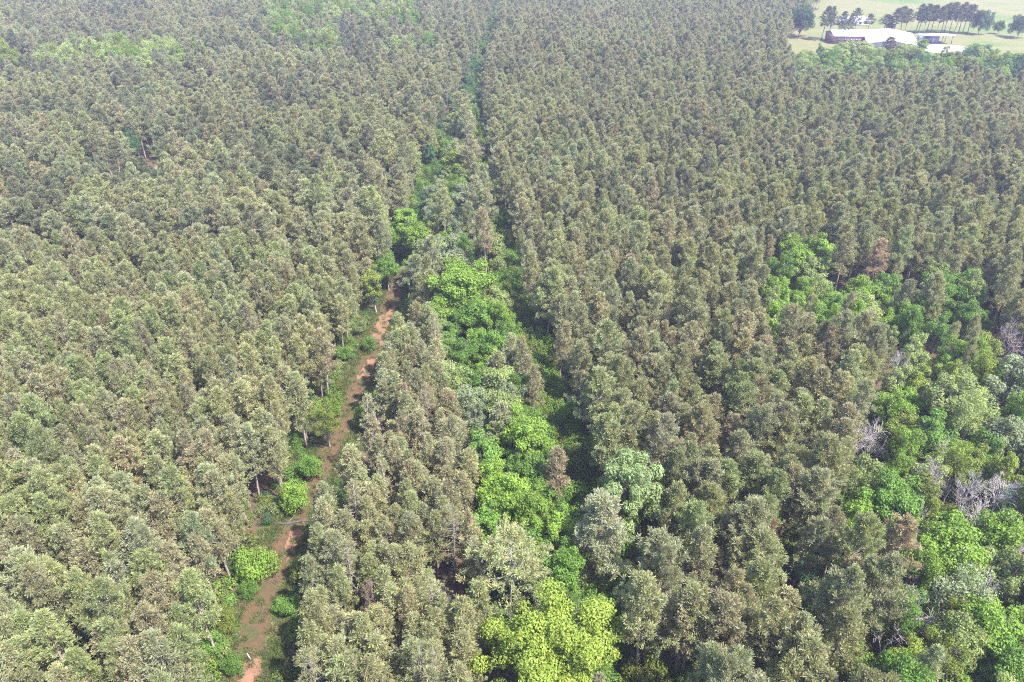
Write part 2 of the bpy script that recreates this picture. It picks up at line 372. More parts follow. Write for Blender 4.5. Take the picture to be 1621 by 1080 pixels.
for i in range(2):
    g_ = MB(); q_ = np.random.default_rng(140+i); n_ = 46
    c_ = np.stack([q_.normal(0, .22, n_), q_.normal(0, .22, n_), np.zeros(n_)], 1); d_ = unit(q_.normal(0, .55, (n_, 3)) + [0, 0, 1.1]); L_ = q_.uniform(.25, .7, (n_, 1))
    s_ = unit(np.cross(d_, q_.normal(0, 1, (n_, 3))))*.035
    g_.tris(np.stack([c_ - s_, c_ + s_, c_ + d_*L_], 1), np.ones((n_, 3))*q_.uniform(.7, 1.3, (n_, 1)))
    KIND['grass%d' % i] = (None, None, g_.mesh('grass_tuft', [M_LEAF]))
for i in range(2): make('bare%d' % i, bare_shape(111+i, 11.0, 4.0, n0=14), None, M_DEAD, None)
make('violet0', bare_shape(121, 8.5, 5.0, n0=13, up=.6), None, M_VIOLET, None)

def grow_tree(name, kind, x, y, h, w, tint, rz=None, label=None, cat='tree', group=None, parts=('trunk', 'crown'), lean=None):
    t, k, _ = KIND[kind]
    e = bpy.data.objects.new(name, None); COL.objects.link(e); e.empty_display_size = .5
    e.location = (x, y, 0); e.scale = (w, w, h)
    e.rotation_euler = (lean[0] if lean else random.gauss(0, .04), lean[1] if lean else random.gauss(0, .04), random.uniform(0, 6.28) if rz is None else rz)
    for nm, me in zip(parts, (t, k)):
        if me is None: continue
        o = bpy.data.objects.new(nm, me); COL.objects.link(o); o.parent = e
        o['tint'] = [float(q) for q in tint]
    tag(e, label, cat, group)
    return e

# ------------------------------------------------------------------ where the pines stand
def jgrid(y0, y1, sx, sy, jit, ang=0.0):
    ys = np.arange(y0, y1, sy); P = []
    for i, y in enumerate(ys):
        hw = .705*depth(0, y, 10) + 22
        xs = np.arange(-hw, hw, sx) + (0.5*sx if i % 2 else 0)
        P.append(np.stack([xs, np.full(len(xs), y)], 1))
    P = np.vstack(P); P += rng.normal(0, jit, P.shape)*[sx, sy]
    return P
def vnoise(P, sc, seed):
    r = np.random.default_rng(seed); g = r.random((64, 64)); q = P/sc + 1000
    i = np.floor(q).astype(int); f = q - i; f = f*f*(3-2*f); i %= 63
    a, b, c_, d = g[i[:, 0], i[:, 1]], g[i[:, 0]+1, i[:, 1]], g[i[:, 0], i[:, 1]+1], g[i[:, 0]+1, i[:, 1]+1]
    return (a*(1-f[:, 0]) + b*f[:, 0])*(1-f[:, 1]) + (c_*(1-f[:, 0]) + d*f[:, 0])*f[:, 1]
pines = []          # x, y, kind, h, w, tint, zone
OLIVE = np.array([.236, .250, .128]); GREY = np.array([.222, .236, .150]); TAUPE = np.array([.254, .238, .152]); GREENP = np.array([.186, .226, .100]); DARKP = np.array([.110, .128, .088]); PINK = np.array([.255, .190, .140])
def add_pines(P, zone, kinds, h, w, tints, probs, clear, clear_a=None):
    P = P[~inpoly(P, FIELD)]
    da = np.abs(P[:, 0] - xa(P[:, 1])); db = np.abs(P[:, 0] - xb(P[:, 1]))
    fc = np.interp(P[:, 1], [140, 160, 225, 250], [1, .75, .75, .95]); ca = np.where((P[:, 0] > xa(P[:, 1])) & (P[:, 1] < 175), np.interp(P[:, 1], [125, 155, 170], [7.4, 6.2, 3.4]), clear*fc)
    P = P[(da > ca) & (db > clear*.82)]
    n = len(P); hv = vnoise(P, 28, 5)
    k = rng.choice(len(kinds), n); cum = np.cumsum(probs); tn_ = .62*vnoise(P, 17, 21) + .38*rng.random(n); tn_ = np.argsort(np.argsort(tn_))/n; ti = np.minimum(np.searchsorted(cum, tn_), len(tints)-1)
    for j in range(n):
        t = (tints[ti[j]]*.65 + tints[0]*.35)*rng.uniform(.88, 1.12)*(.92 + .16*hv[j]); t = t*(1 + rng.normal(0, .03, 3))
        pines.append([P[j, 0], P[j, 1], kinds[k[j]], h*rng.uniform(.86, 1.1)*(.93+.14*hv[j]), w*rng.uniform(.82, 1.2), t, zone])
MED, SLIM, BIG, TALL = ['med%d' % i for i in range(5)], ['slim%d' % i for i in range(5)], ['big%d' % i for i in range(4)], ['tall%d' % i for i in range(4)]
def zsel(P, f): return P[f(P[:, 0], P[:, 1])]
# left stand, near
P = jgrid(22, 150, 3.05, 2.95, .3)
add_pines(zsel(P, lambda x, y: x < xa(y)), 'left', MED*2 + SLIM*3, .98, .88, [OLIVE, GREY, TAUPE, GREENP], [.42, .2, .22, .16], 3.5)
# left forest, far: older, taller, looser
P = jgrid(150, 770, 4.9, 4.7, .33)
P = P[(vnoise(P, 9, 3) > .24) & (vnoise(P, 30, 8) + .35*rng.random(len(P)) > .27)]
add_pines(zsel(P, lambda x, y: x < xa(y)), 'left far', TALL*3 + BIG*2 + MED*2, .95, 1.0, [OLIVE, GREY, TAUPE, DARKP], [.28, .32, .16, .24], 4.6)
# strip between track and firebreak
P = jgrid(22, 120, 2.7, 2.9, .25)
P = P[~inpoly(P, D3) | (rng.random(len(P)) < .12)]
add_pines(zsel(P, lambda x, y: (x > xa(y)) & (x < xb(y))), 'strip', SLIM*3 + ['thin0'], .98, 1.0, [OLIVE, GREY, TAUPE, PINK], [.46, .18, .31, .05], 4.4, 6.6)
P = jgrid(120, 400, 4.2, 4.2, .28)
m = inpoly(P, D3) | inpoly(P, D4)
P = P[~m | (rng.random(len(P)) < .3)]
add_pines(zsel(P, lambda x, y: (x > xa(y)) & (x < xb(y)) & (xb(y) < 100)), 'strip', MED + TALL, .93, .95, [OLIVE, GREY, TAUPE, GREENP], [.4, .3, .15, .15], 3.8)
# right stand: planted in rows that run away from the camera
P = jgrid(22, 104, 4.1, 3.8, .28)
m = inpoly(P, D1) | inpoly(P, D2) | inpoly(P, D3)
P = P[~m | (rng.random(len(P)) < .04)]
add_pines(zsel(P, lambda x, y: (x > xb(y)) & (xb(y) < 100)), 'right near', BIG*2 + MED*3, .97, .9, [OLIVE, GREY, TAUPE, GREENP], [.42, .24, .16, .18], 4.6)
P = jgrid(104, 770, 3.45, 3.3, .24)
m = inpoly(P, D1) | inpoly(P + [0, 7], D1) | inpoly(P, D2) | inpoly(P, D7)
P = P[~m | (rng.random(len(P)) < .1)]
add_pines(zsel(P, lambda x, y: (x > np.where(y < 380, xb(y), xa(y)))), 'right far', MED*2 + SLIM*3 + BIG, 1.0, .9, [OLIVE, GREY, TAUPE, DARKP], [.36, .3, .26, .08], 4.2)
# leafy bands in the far left forest take the place of pines there
XY = np.array([p[:2] for p in pines]); m5 = inpoly(XY, D5) | inpoly(XY, D6)
m5 |= inpoly(XY + [0, 16], D5) | inpoly(XY + [0, 16], D6); drop = m5 & (rng.random(len(XY)) < .62)
pines = [p for p, d in zip(pines, drop) if not d]

# ------------------------------------------------------------------ broadleaf, bare trees and shrubs
LIME = np.array([.22, .275, .05]); BRIGHT = np.array([.165, .265, .040]); GREEN = np.array([.112, .205, .036]); PALE = np.array([.225, .280, .095]); YEL = np.array([.208, .276, .045]); SAGE = np.array([.185, .225, .12]); DEEP = np.array([.045, .10, .04])
feat = []   # name, kind, px, py, crown width px, height m, tint, label
def width_scale(kind, x, y, z, wpx):
    base = {'leaf': 3.9, 'oval': 2.5, 'airy': 3.5, 'gran': 7.5, 'roun': 4.9, 'bush': 2.6, 'bare': 4.0, 'viol': 4.0, 'big0': 3.6, 'tall': 3.1, 'med0': 2.75, 'med1': 2.75, 'thin': 2.5, 'wide': 5.2, 'oak0': 5.2, 'med2': 2.75, 'med3': 2.75, 'med4': 2.75}[kind[:4]]
    return wpx*depth(x, y, z)/FOC/2/base
BASEH = {'leaf': 13., 'oval': 13., 'airy': 13.5, 'gran': 16., 'roun': 15., 'bush': 3.6, 'bare': 15., 'viol': 11., 'big0': 17.5, 'tall': 20., 'med0': 15.5, 'med1': 15.5, 'thin': 15., 'wide': 17., 'oak0': 12., 'med2': 15.5, 'med3': 15.5, 'med4': 15.5}
taken = []
landmarks = []
def feature(name, kind, px, py, wpx, hm, tint, label, cat='tree', lm=None, parts=('trunk', 'crown'), base=False, clear=None, lean=None, rz=None, group=None):
    zc = 0 if base else hm*(.5 if kind[:4] in ('bush',) else .66)
    x, y = gp(px, py, zc)
    w = width_scale(kind, x, y, zc, wpx); h = hm/BASEH[kind[:4]]
    taken.append((x, y, (wpx*depth(x, y, zc)/FOC/2)*.8 if clear is None else clear))
    if lm: landmarks.append((lm, x, y))
    return grow_tree(name, kind, x, y, h, w, tint, rz, label, cat, group, parts, lean)
B = 'broadleaf_tree'
feature(B, 'grand', 868, 1015, 205, 15.5, YEL, 'huge lime-yellow broadleaf tree at the bottom edge, widest crown in view', lm='huge lime-yellow tree', clear=7.2)
feature(B, 'round', 997, 768, 112, 16.5, np.array([.205, .272, .112]), 'pale sage-green round broadleaf tree standing right of the grassy firebreak', lm='pale round sage-green tree', clear=4.6)
feature('pine_tree', 'big0', 945, 838, 112, 16.5, GREY*1.15, 'broad grey-green pine just in front of the pale round sage-green tree', 'tree', 'broad grey-green pine', clear=4.0)
feature('pine_tree', 'wide0', 806, 900, 150, 17.0, OLIVE*1.2, 'spreading pine with bare pale limbs behind the huge lime-yellow tree', 'tree', 'spreading bare-limbed pine', clear=4.5)
feature('pine_tree', 'big0', 1020, 985, 100, 17.0, OLIVE*1.15, 'tall olive pine standing just right of the huge lime-yellow tree', 'tree', 'pine beside the lime-yellow tree', clear=3.6)
for px, py, w, h, k, t, lab in [
    (888, 902, 74, 12, 'leaf0', GREEN*1.05, 'mid-green leafy tree tucked right behind the huge lime-yellow tree'),
    (845, 812, 70, 12, 'leaf1', BRIGHT*.9, 'bright green leafy tree left of the broad grey-green pine'),
    (790, 785, 88, 13, 'leaf2', BRIGHT, 'wide bright green tree, nearest of the leafy row left of the firebreak'),
    (765, 722, 66, 12, 'oval0', GREEN*1.1, 'narrow mid-green tree on the strip side of the leafy row'),
    (838, 702, 84, 13, 'leaf0', BRIGHT*.95, 'bright green domed tree in the leafy row, level with the sage-green tree'),
    (792, 655, 76, 12, 'leaf1', PALE*.85, 'greyish-green domed tree in the leafy row behind the bright domed one'),
    (790, 608, 70, 13, 'oval1', PALE*.8, 'soft green upright tree midway up the leafy row'),
    (742, 640, 60, 12, 'airy0', SAGE, 'thin-leaved sage tree between the slender pines and the leafy row'),
    (716, 598, 62, 13, 'airy1', PALE*.9, 'airy pale tree where the slender pine strip narrows'),
    (775, 545, 62, 12, 'leaf2', GREEN, 'mid-green tree beside the dark shaded stretch of firebreak'),
    (725, 455, 112, 17, 'round', BRIGHT*.85, 'tall full green tree, largest crown in the upper leafy row'),
    (690, 505, 60, 12, 'leaf1', BRIGHT*.85, 'green tree leaning out from the foot of the tallest upper-row tree'),
    (758, 500, 66, 12, 'leaf0', GREEN*1.05, 'mid-green tree right in front of the tallest upper-row tree'),
    (700, 405, 62, 15, 'oval0', SAGE*.9, 'greyish upright tree behind the tallest upper-row tree'),
    (770, 395, 56, 14, 'leaf1', PALE*.75, 'dull green tree where the firebreak darkens farther on'),
    (655, 372, 56, 12, 'leaf2', BRIGHT*.9, 'bright green tree in the gap between track and leafy row, far up'),
    (640, 345, 42, 10, 'oval1', BRIGHT, 'small bright tree behind the gap where the dirt track vanishes'),
    (718, 262, 56, 14, 'leaf0', YEL*.62, 'yellowish-green tree beside the distant violet-grey snag'),
    (700, 235, 30, 10, 'oval0', GREEN, 'small green tree behind the yellowish one near the snag'),
    (733, 318, 46, 13, 'leaf2', SAGE*.95, 'grey-green tree left of the firebreak, nearer than the snag'),
    (590, 445, 34, 12, 'oval1', LIME*.8, 'narrow lime-green tree left of the dirt track where it disappears'),
    (592, 640, 26, 8, 'oval0', LIME*.85, 'small lime sapling at the right edge of the dirt track'),
    (515, 665, 46, 9, 'airy0', LIME*.62, 'yellow-green tree at the left edge of the dirt track'),
    (612, 425, 40, 9, 'leaf1', GREEN*.95, 'dark green tree overhanging the far end of the dirt track'),
    (245, 795, 28, 9, 'oval1', LIME*.8, 'lone lime-green sapling standing among the pines left of the track'),
    (1300, 402, 44, 14, 'oval1', BRIGHT*1.1, 'tall bright-green tree at the back of the leafy clearing in the right stand'),
    (1258, 412, 52, 12, 'leaf1', BRIGHT*1.05, 'bright rounded tree left of the tall one in the leafy clearing'),
    (1222, 432, 44, 11, 'leaf2', GREEN, 'darker green tree at the left edge of the leafy clearing'),
    (1224, 474, 60, 10, 'leaf0', BRIGHT*.95, 'wide low bright tree at the front left of the leafy clearing'),
    (1262, 484, 34, 10, 'oval0', BRIGHT*1.05, 'narrow bright tree next to the wide low one in the leafy clearing'),
    (1290, 452, 50, 11, 'airy1', PALE*.95, 'pale airy tree in the middle of the leafy clearing'),
    (1318, 478, 46, 10, 'oval1', BRIGHT*.95, 'bright oval tree at the front middle of the leafy clearing'),
    (1343, 488, 30, 11, 'airy0', PALE*1.2, 'whitish-green thin tree at the front of the leafy clearing'),
    (1372, 462, 62, 11, 'leaf2', BRIGHT*.9, 'green domed tree in the right half of the leafy clearing'),
    (1405, 458, 50, 11, 'leaf0', GREEN*1.05, 'mid-green tree right of the domed one in the leafy clearing'),
    (1482, 442, 52, 12, 'leaf1', PALE*.8, 'grey-green tree towards the right end of the leafy clearing'),
    (1532, 452, 56, 13, 'leaf2', GREEN*1.1, 'green tree at the far right end of the leafy clearing'),
    (1512, 476, 50, 11, 'leaf0', GREEN*.85, 'dark green tree in front of the clearing\'s far right end'),
    (1552, 556, 46, 11, 'leaf0', LIME*.85, 'lime-green ball-shaped tree above the big leafy wood at right'),
    (1415, 612, 44, 13, 'oval0', PALE, 'pale upright tree at the top left corner of the leafy wood'),
    (1452, 598, 40, 12, 'oval1', PALE*.9, 'slim pale tree next to the dark gap in the leafy wood'),
    (1418, 648, 60, 12, 'leaf2', BRIGHT, 'bright green tree below the slim pale ones in the leafy wood'),
    (1488, 632, 74, 14, 'leaf1', PALE*.85, 'soft green broad tree in the upper middle of the leafy wood'),
    (1545, 648, 76, 14, 'airy1', PALE*1.05, 'pale feathery tree in the upper right of the leafy wood'),
    (1605, 608, 92, 15, 'leaf0', SAGE*1.05, 'large greyish-sage tree at the right border of the leafy wood'),
    (1600, 690, 80, 13, 'leaf2', SAGE, 'sage tree just nearer than the large greyish one at the right border'),
    (1470, 690, 66, 12, 'leaf0', GREEN*1.05, 'mid-green tree left of the pale feathery tree'),
    (1432, 712, 60, 11, 'leaf1', BRIGHT*.9, 'green tree in front of the bleached bare tree'),
    (1518, 742, 56, 13, 'airy0', YEL*.8, 'yellowish thin tree between the two violet-grey bare trees'),
    (1590, 748, 42, 13, 'oval1', LIME*.95, 'lime conical tree standing above its neighbours near the right border'),
    (1560, 720, 60, 10, 'leaf1', GREEN*.9, 'dark green tree beside the lime conical one'),
    (1405, 800, 112, 15, 'round', GREEN*1.12, 'large dark-and-yellow green round tree at the left of the leafy wood'),
    (1375, 760, 60, 13, 'oval0', PALE*.85, 'upright pale green tree behind the large round one'),
    (1455, 790, 60, 12, 'leaf2', LIME*.6, 'yellow-green tree at the right shoulder of the large round one'),
    (1500, 868, 118, 14, 'leaf0', BRIGHT*.95, 'wide light green tree in the middle of the leafy wood'),
    (1572, 850, 92, 13, 'leaf1', BRIGHT*.95, 'bright green tree right of the wide light green one'),
    (1505, 935, 96, 14, 'airy1', SAGE*1.05, 'grey-green thin tree with showing twigs in the leafy wood'),
    (1575, 985, 112, 14, 'leaf2', BRIGHT, 'broad fresh green tree in the lower right corner'),
    (1490, 1040, 66, 12, 'leaf1', LIME*.72, 'yellow-green tree at the bottom edge of the leafy wood'),
    (1432, 968, 60, 11, 'leaf0', GREEN*1.15, 'green tree right behind the leaning pale dead tree'),
    (1500, 985, 50, 11, 'airy0', LIME*.62, 'olive-yellow airy tree between the grey-green and yellow-green ones'),
    (1600, 1060, 90, 12, 'leaf0', GREEN*1.1, 'green tree cut by the lower right corner of the view'),
    (1600, 920, 60, 12, 'oval0', PALE*.8, 'slim green tree at the right border above the broad fresh green one'),
    (1350, 1050, 60, 9, 'leaf1', BRIGHT*.8, 'low green tree at the bottom edge left of the leaning dead tree')]:
    if px > 1340 and py > 530 and w < 80 and k[:4] == 'leaf': k, h = ['oval0', 'airy0', 'airy1'][int(px) % 3], h*1.12
    feature(B, k, px, py, w, h, t*rng.uniform(.95, 1.05), lab, lm=None)
# shrubs beside the track
for px, py, w, h, k, t, lab, lm in [
    (465, 788, 52, 5.0, 'bush0', BRIGHT*1.05, 'round bright green shrub left of the track above the fallen log', 'round shrub above the log'),
    (488, 740, 44, 4.6, 'bush1', GREEN*1.1, 'round green shrub left of the track, next beyond the bright one', 'farther round shrub'),
    (402, 893, 64, 5.0, 'bush1', BRIGHT, 'big bright green shrub overhanging the left edge of the track', 'big shrub on the track edge'),
    (392, 932, 34, 2.6, 'bush0', GREEN*.9, 'small green shrub just nearer than the big one on the track edge', None),
    (352, 985, 48, 3.6, 'bush0', LIME*.6, 'lime-tinted shrub at the lower left edge of the track', 'lime-tinted shrub'),
    (366, 1052, 40, 3.2, 'bush1', GREEN*.9, 'green shrub left of the track at the bottom edge', None),
    (478, 905, 46, 4.0, 'bush0', LIME*.55, 'dull yellow-green shrub on the right edge of the track', None),
    (455, 960, 44, 3.0, 'bush1', GREEN*1.1, 'low green shrub on the right edge of the track, bottom part', None),
    (530, 640, 34, 4.0, 'bush1', BRIGHT*.8, 'green shrub left of the track near the middle clay patch', None),
    (585, 545, 24, 3.5, 'bush0', GREEN, 'small green shrub left of the largest clay patch', None),
    (800, 645, 40, 4.0, 'bush0', BRIGHT, 'bright shrub at the edge of the shaded firebreak', None),
    (870, 580, 34, 4.0, 'bush1', GREEN, 'green shrub in the shade right of the firebreak', None),
    (865, 610, 40, 4.0, 'bush0', GREEN*.9, 'dark green shrub nearer than the one right of the firebreak', None),
    (1240, 985, 60, 3.5, 'bush1', BRIGHT*.8, 'green shrub deep in a gap among the pines right of centre', None),
    (1255, 1050, 60, 3.5, 'bush0', BRIGHT*.85, 'bright shrub at the bottom edge below the gap in the pines', None)]:
    feature('shrub', k, px, py, w, h, t, lab, 'shrub', lm, parts=('stems', 'foliage'), clear=1.8)
# bare and dying trees
for px, py, w, h, k, lab, lean in [
    (1380, 690, 60, 13, 'bare0', 'bleached bare tree at the left border of the leafy wood', None),
    (1472, 772, 60, 12, 'violet0', 'violet-grey bare tree with a dense twig head in the leafy wood', None),
    (1582, 790, 70, 12, 'bare1', 'whitish bare tree near the right border of the leafy wood', None),
    (1592, 548, 50, 11, 'violet0', 'violet-grey bare tree above the leafy wood at the right border', None),
    (1398, 1000, 90, 13, 'bare1', 'pale dead tree leaning over to the left at the bottom of the leafy wood', (.25, -.62)),
    (1606, 830, 60, 12, 'bare0', 'pale dead tree leaning left at the right border', (.2, -.6)),
    (1592, 880, 50, 11, 'bare1', 'greyish bare tree between green crowns near the right border', None),
    (1468, 608, 34, 10, 'bare0', 'pale dead tree in the dark gap of the leafy wood', None),
    (742, 214, 16, 12, 'bare0', 'distant whitish dead pole tree beside the firebreak', None),
    (757, 238, 36, 8, 'violet0', 'distant violet-grey snag with a wide twig head on the firebreak', None),
    (704, 945, 34, 6, 'violet0', 'small purple leafless tree among the slender pines', None),
    (1520, 905, 44, 12, 'bare1', 'thin bare tree rising from the wide light green tree', None),
    (1362, 720, 40, 13, 'bare1', 'pale twiggy tree at the left edge of the leafy wood below the bleached one', None),
    (1440, 830, 44, 13, 'bare0', 'pale bare stem rising beside the large dark-green round tree', None),
    (1535, 780, 44, 14, 'bare1', 'tall whitish bare tree between the yellowish thin tree and the right border', None),
    (1495, 720, 36, 13, 'bare0', 'slim pale bare tree beside the dark gap in the wood', None),
    (1555, 930, 50, 13, 'bare0', 'grey bare tree standing between two bright green crowns at lower right', None),
    (1455, 1010, 50, 13, 'bare0', 'pale bare tree just right of the leaning dead tree', (.1, .3)),
    (1420, 585, 30, 13, 'bare1', 'slim bare tree at the top edge of the leafy wood', None),
    (662, 520, 24, 9, 'violet0', 'pale lilac bare tree at the top of the slender pine strip', None),
    (598, 690, 26, 10, 'violet0', 'lilac bare tree among the slender pines near the track', None)]:
    feature('bare_tree', k, px, py, w, h, (1, 1, 1), lab, 'tree', None, parts=('branches',), clear=2.6, lean=lean)
x, y = gp(997, 768, 10); taken.append((x - 1, y - 6.5, 3.2))
# pines whose needles have gone brown, and other pines that stand out
for px, py, w, h, k, t, lab in [
    (668, 200, 26, 16, 'med0', PINK*1.15, 'pinkish-brown pine left of the firebreak, farthest of the browned pines'),
    (1000, 440, 40, 15, 'med1', PINK*1.1, 'reddish-brown pine in the middle of the planted right stand'),
    (1390, 418, 44, 16, 'med0', PINK*1.2, 'pinkish dying pine behind the leafy clearing'),
    (1418, 872, 80, 16, 'big0', np.array([.30, .245, .165]), 'tan browned pine left of the wide light green tree'),
    (1215, 868, 26, 14, 'thin0', np.array([.24, .11, .075]), 'small rust-red dead pine in the right stand'),
    (1340, 690, 60, 16, 'med1', TAUPE*1.1, 'tan pine at the left border of the leafy wood'),
    (505, 190, 24, 15, 'thin0', PINK, 'brown thin pine with a pale trunk in the far left forest'),
    (165, 200, 30, 16, 'med0', PINK, 'pinkish pine in the far left forest'),
    (105, 250, 40, 14, 'thin0', PINK*.9, 'thin reddish pine at the left of the far forest'),
    (575, 960, 36, 13, 'thin0', PINK*1.05, 'browned slender pine in the strip right of the track')]:
    feature('pine_tree', k, px, py, w, h, t, lab, 'tree')

# trees out on the field (ground position known)
def field_tree(name, kind, px, py, wpx, hpx, tint, label, parts=('trunk', 'crown'), cat='tree', group=None):
    x, y = gp(px, py); d = depth(x, y, 0); hm = hpx*d/FOC/math.cos(math.radians(10))
    w = width_scale(kind, x, y, 0, wpx); taken.append((x, y, 3.0))
    return grow_tree(name, kind, x, y, hm/BASEH[kind[:4]], w, tint, None, label, cat, group, parts)
for k, px, py, w, h, t, lab in [
    ('oak0', 1263, 58, 40, 47, DEEP*1.0, 'dark oak standing alone on grass left of the white-roofed barn'),
    ('leaf1', 1250, 42, 24, 30, GREEN*.8, 'green tree behind the lone oak at the forest edge'),
    ('oak0', 1549, 55, 30, 38, DEEP*1.15, 'round green oak at the right end of the pine row'),
    ('oak0', 1580, 54, 15, 21, GREEN*.75, 'smallest lone tree on the field between two oaks'),
    ('oak0', 1609, 60, 30, 36, DEEP*.9, 'dark round oak at the right border of the field'),
    ('leaf2', 1406, 54, 14, 18, DEEP*.8, 'small dark tree at the foot of the field pines')]:
    field_tree(B, k, px, py, w, h, t, lab)
fp = [(1300, 64, 22, 48, 'dark pine nearest the left end of the maroon-walled barn'), (1311, 62, 16, 46, 'dark thin pine in front of the maroon barn wall, left of its neighbours'), (1327, 66, 16, 42, 'pine in front of the maroon barn wall, near its middle'), (1340, 66, 14, 40, 'pine in front of the maroon barn wall, toward its right half'),
      (1353, 49, 16, 32, 'single pine beside the distant grey-roofed house, on its near side'), (1373, 51, 15, 26, 'short pine at the right end of the distant grey-roofed house'), (1397, 52, 20, 26, 'short pine left of the field pine group'), (1414, 53, 26, 36, 'tall pine in the field group left of the pine row'), (1425, 53, 22, 38, 'tall pine beside the tallest of the small field group'), (1432, 53, 18, 34, 'thin pine closing the small field group on the right')]
for px, py, w, h, lab in fp: field_tree('pine_tree', 'med%d' % (int(px) % 5), px, py, w*1.15, h, DARKP*.8, lab)
row = np.linspace(1446, 1531, 13)
for i, px in enumerate(row):
    nth = ['first', 'second', 'third', 'fourth', 'fifth', 'sixth', 'seventh', 'eighth', 'ninth', 'tenth', 'eleventh', 'twelfth', 'last'][i]
    field_tree('pine_tree', MED[i % 5], px + rng.normal(0, 1.6), 53 + rng.normal(0, 1.2), 21, 40 + rng.normal(0, 2.5), DARKP*rng.uniform(.75, .95), '%s dark pine from the left in the row behind the open shed' % nth, group='pine row on the field')
for px, py, w, h, k, t, lab in [(1358, 97, 44, 30, 'leaf0', PALE, 'wide pale green tree in front of the maroon barn wall'), (1345, 92, 26, 26, 'oval0', GREEN, 'narrow green tree left of the wide pale one by the barns'),
        (1452, 92, 26, 30, 'oval1', BRIGHT*.9, 'upright bright tree between the white-roofed barn and the open shed'), (1422, 93, 30, 22, 'leaf1', GREEN*.9, 'low green tree in front of the white-roofed barn'),
        (1436, 94, 26, 24, 'airy0', SAGE, 'thin greyish tree in front of the white-roofed barn'), (1385, 96, 26, 24, 'airy1', PALE*.9, 'thin pale tree at the near corner of the white-roofed barn'),
        (1545, 92, 40, 22, 'oak0', DEEP*1.4, 'dark bushy tree in the hedge right of the sandy yard')]:
    field_tree(B, k, px, py, w, h, t, lab)
field_tree('pine_tree', 'med1', 1402, 96, 34, 34, np.array([.12, .105, .095]), 'dull violet-brown pine in front of the white-roofed barn')
x, y = gp(1313, 62); grow_tree('bare_tree', 'bare0', x, y, 1.1, .5, (1, 1, 1), None, 'tall pale dead tree beside the maroon-walled barn', 'tree', None, ('branches',))
taken.append((x, y, 1.5))

# keep-outs: drop pines that stand inside a featured tree or inside the buildings' yard
T = np.array(taken); XY = np.array([p[:2] for p in pines]); keep = np.ones(len(pines), bool)
for x, y, r in T: keep &= (XY[:, 0]-x)**2 + (XY[:, 1]-y)**2 > (r + .9)**2
# sight line along the track and around the huge tree stays open as in the photograph
pines = [p for p, k in zip(pines, keep) if k]

# fill trees of the leafy zones
fill = []
def fill_zone(poly, n, kinds, h, w, tints, mind, zone, patchy=0):
    P = np.array(poly); lo, hi = P.min(0), P.max(0); got = 0; tries = 0
    while got < n and tries < n*60:
        tries += 1
        q = lo + rng.random(2)*(hi-lo)
        if not inpoly(q[None], poly)[0]: continue
        if patchy and vnoise(q[None]*[1, .6], 26, 33)[0] < patchy: continue
        if abs(q[0]-xb(q[1])) < 3.0 or abs(q[0]-xa(q[1])) < 4.4: continue
        if any((q[0]-x)**2 + (q[1]-y)**2 < (mind*.6 + r*.6)**2 for x, y, r in taken): continue
        if abs(q[0]) > .705*depth(0, q[1], 10) + 25: continue
        t = tints[rng.integers(len(tints))]*rng.uniform(.85, 1.12)
        fill.append([q[0], q[1], kinds[rng.integers(len(kinds))], h*rng.uniform(.75, 1.15), w*rng.uniform(.8, 1.2), t, zone])
        taken.append((q[0], q[1], mind)); got += 1
LF, OV, AI = ['leaf0', 'leaf1', 'leaf2'], ['oval0', 'oval1'], ['airy0', 'airy1']
fill_zone(D2, 100, LF + OV*3 + AI*3, 1.02, .76, [BRIGHT, BRIGHT, GREEN, PALE*1.1, SAGE, LIME*.9, PALE, LIME*.75], 2.4, 'wood')
fill_zone(D1, 30, LF + OV, .95, .8, [BRIGHT, BRIGHT, GREEN, PALE], 2.2, 'clearing')
fill_zone(D3, 50, LF + OV, .85, .8, [BRIGHT, GREEN, GREEN*.8, PALE*.85, SAGE*.85], 2.2, 'row')
fill_zone(D4, 44, LF + OV, .85, .8, [GREEN, BRIGHT*.85, SAGE, PALE*.8], 2.2, 'upper row')
fill_zone(D7, 190, LF + AI + OV, 1.0, 1.1, [PALE, GREEN, BRIGHT*.9, PALE*.95, LIME*.7, DEEP*1.2], 2.8, 'field edge')
far_leaf = fill; fill = []
fill_zone(D5, 170, LF + OV + AI, 1.4, 1.15, [PALE, LIME*.7, BRIGHT*.8, PALE*1.1], 3.0, 'band', .42)
fill_zone(D6, 250, LF + OV + AI, 1.4, 1.15, [PALE*.9, GREEN, LIME*.7, BRIGHT*.8, PALE], 3.0, 'band', .42)
bands = fill; fill = []
# odd leafy trees among the pines
HW = [(-420, 150), (420, 150), (420, 640), (-420, 640)]
for _ in range(70):
    y = rng.uniform(110, 620); x = rng.uniform(-1, xa(y)/(.7*depth(0, y, 10)) if rng.random() < .75 else 1)*.7*depth(0, y, 10)
    if inpoly(np.array([[x, y]]), FIELD)[0] or abs(x-xa(y)) < 5 or abs(x-xb(y)) < 4: continue
    bands.append([x, y, (LF+OV+AI)[rng.integers(7)], rng.uniform(.8, 1.1), rng.uniform(.6, .85), [GREEN, SAGE*.8, DEEP*1.3, PALE*.7][rng.integers(4)], 'odd'])
for _ in range(90):
    y = rng.uniform(225, 640); bands.append([xa(y) - 2.6 - abs(rng.normal(0, 1.3)), y, ['oval0', 'oval1', 'leaf0'][rng.integers(3)], rng.uniform(.5, .85), rng.uniform(.6, .9), [GREEN*.8, PALE*.7, DEEP*1.5][rng.integers(3)], 'line'])
XY = np.array([p[:2] for p in pines]); keep = np.ones(len(pines), bool)
for q in far_leaf + bands: keep &= (XY[:, 0]-q[0])**2 + (XY[:, 1]-q[1])**2 > 1.9**2
pines = [p for p, k in zip(pines, keep) if k]

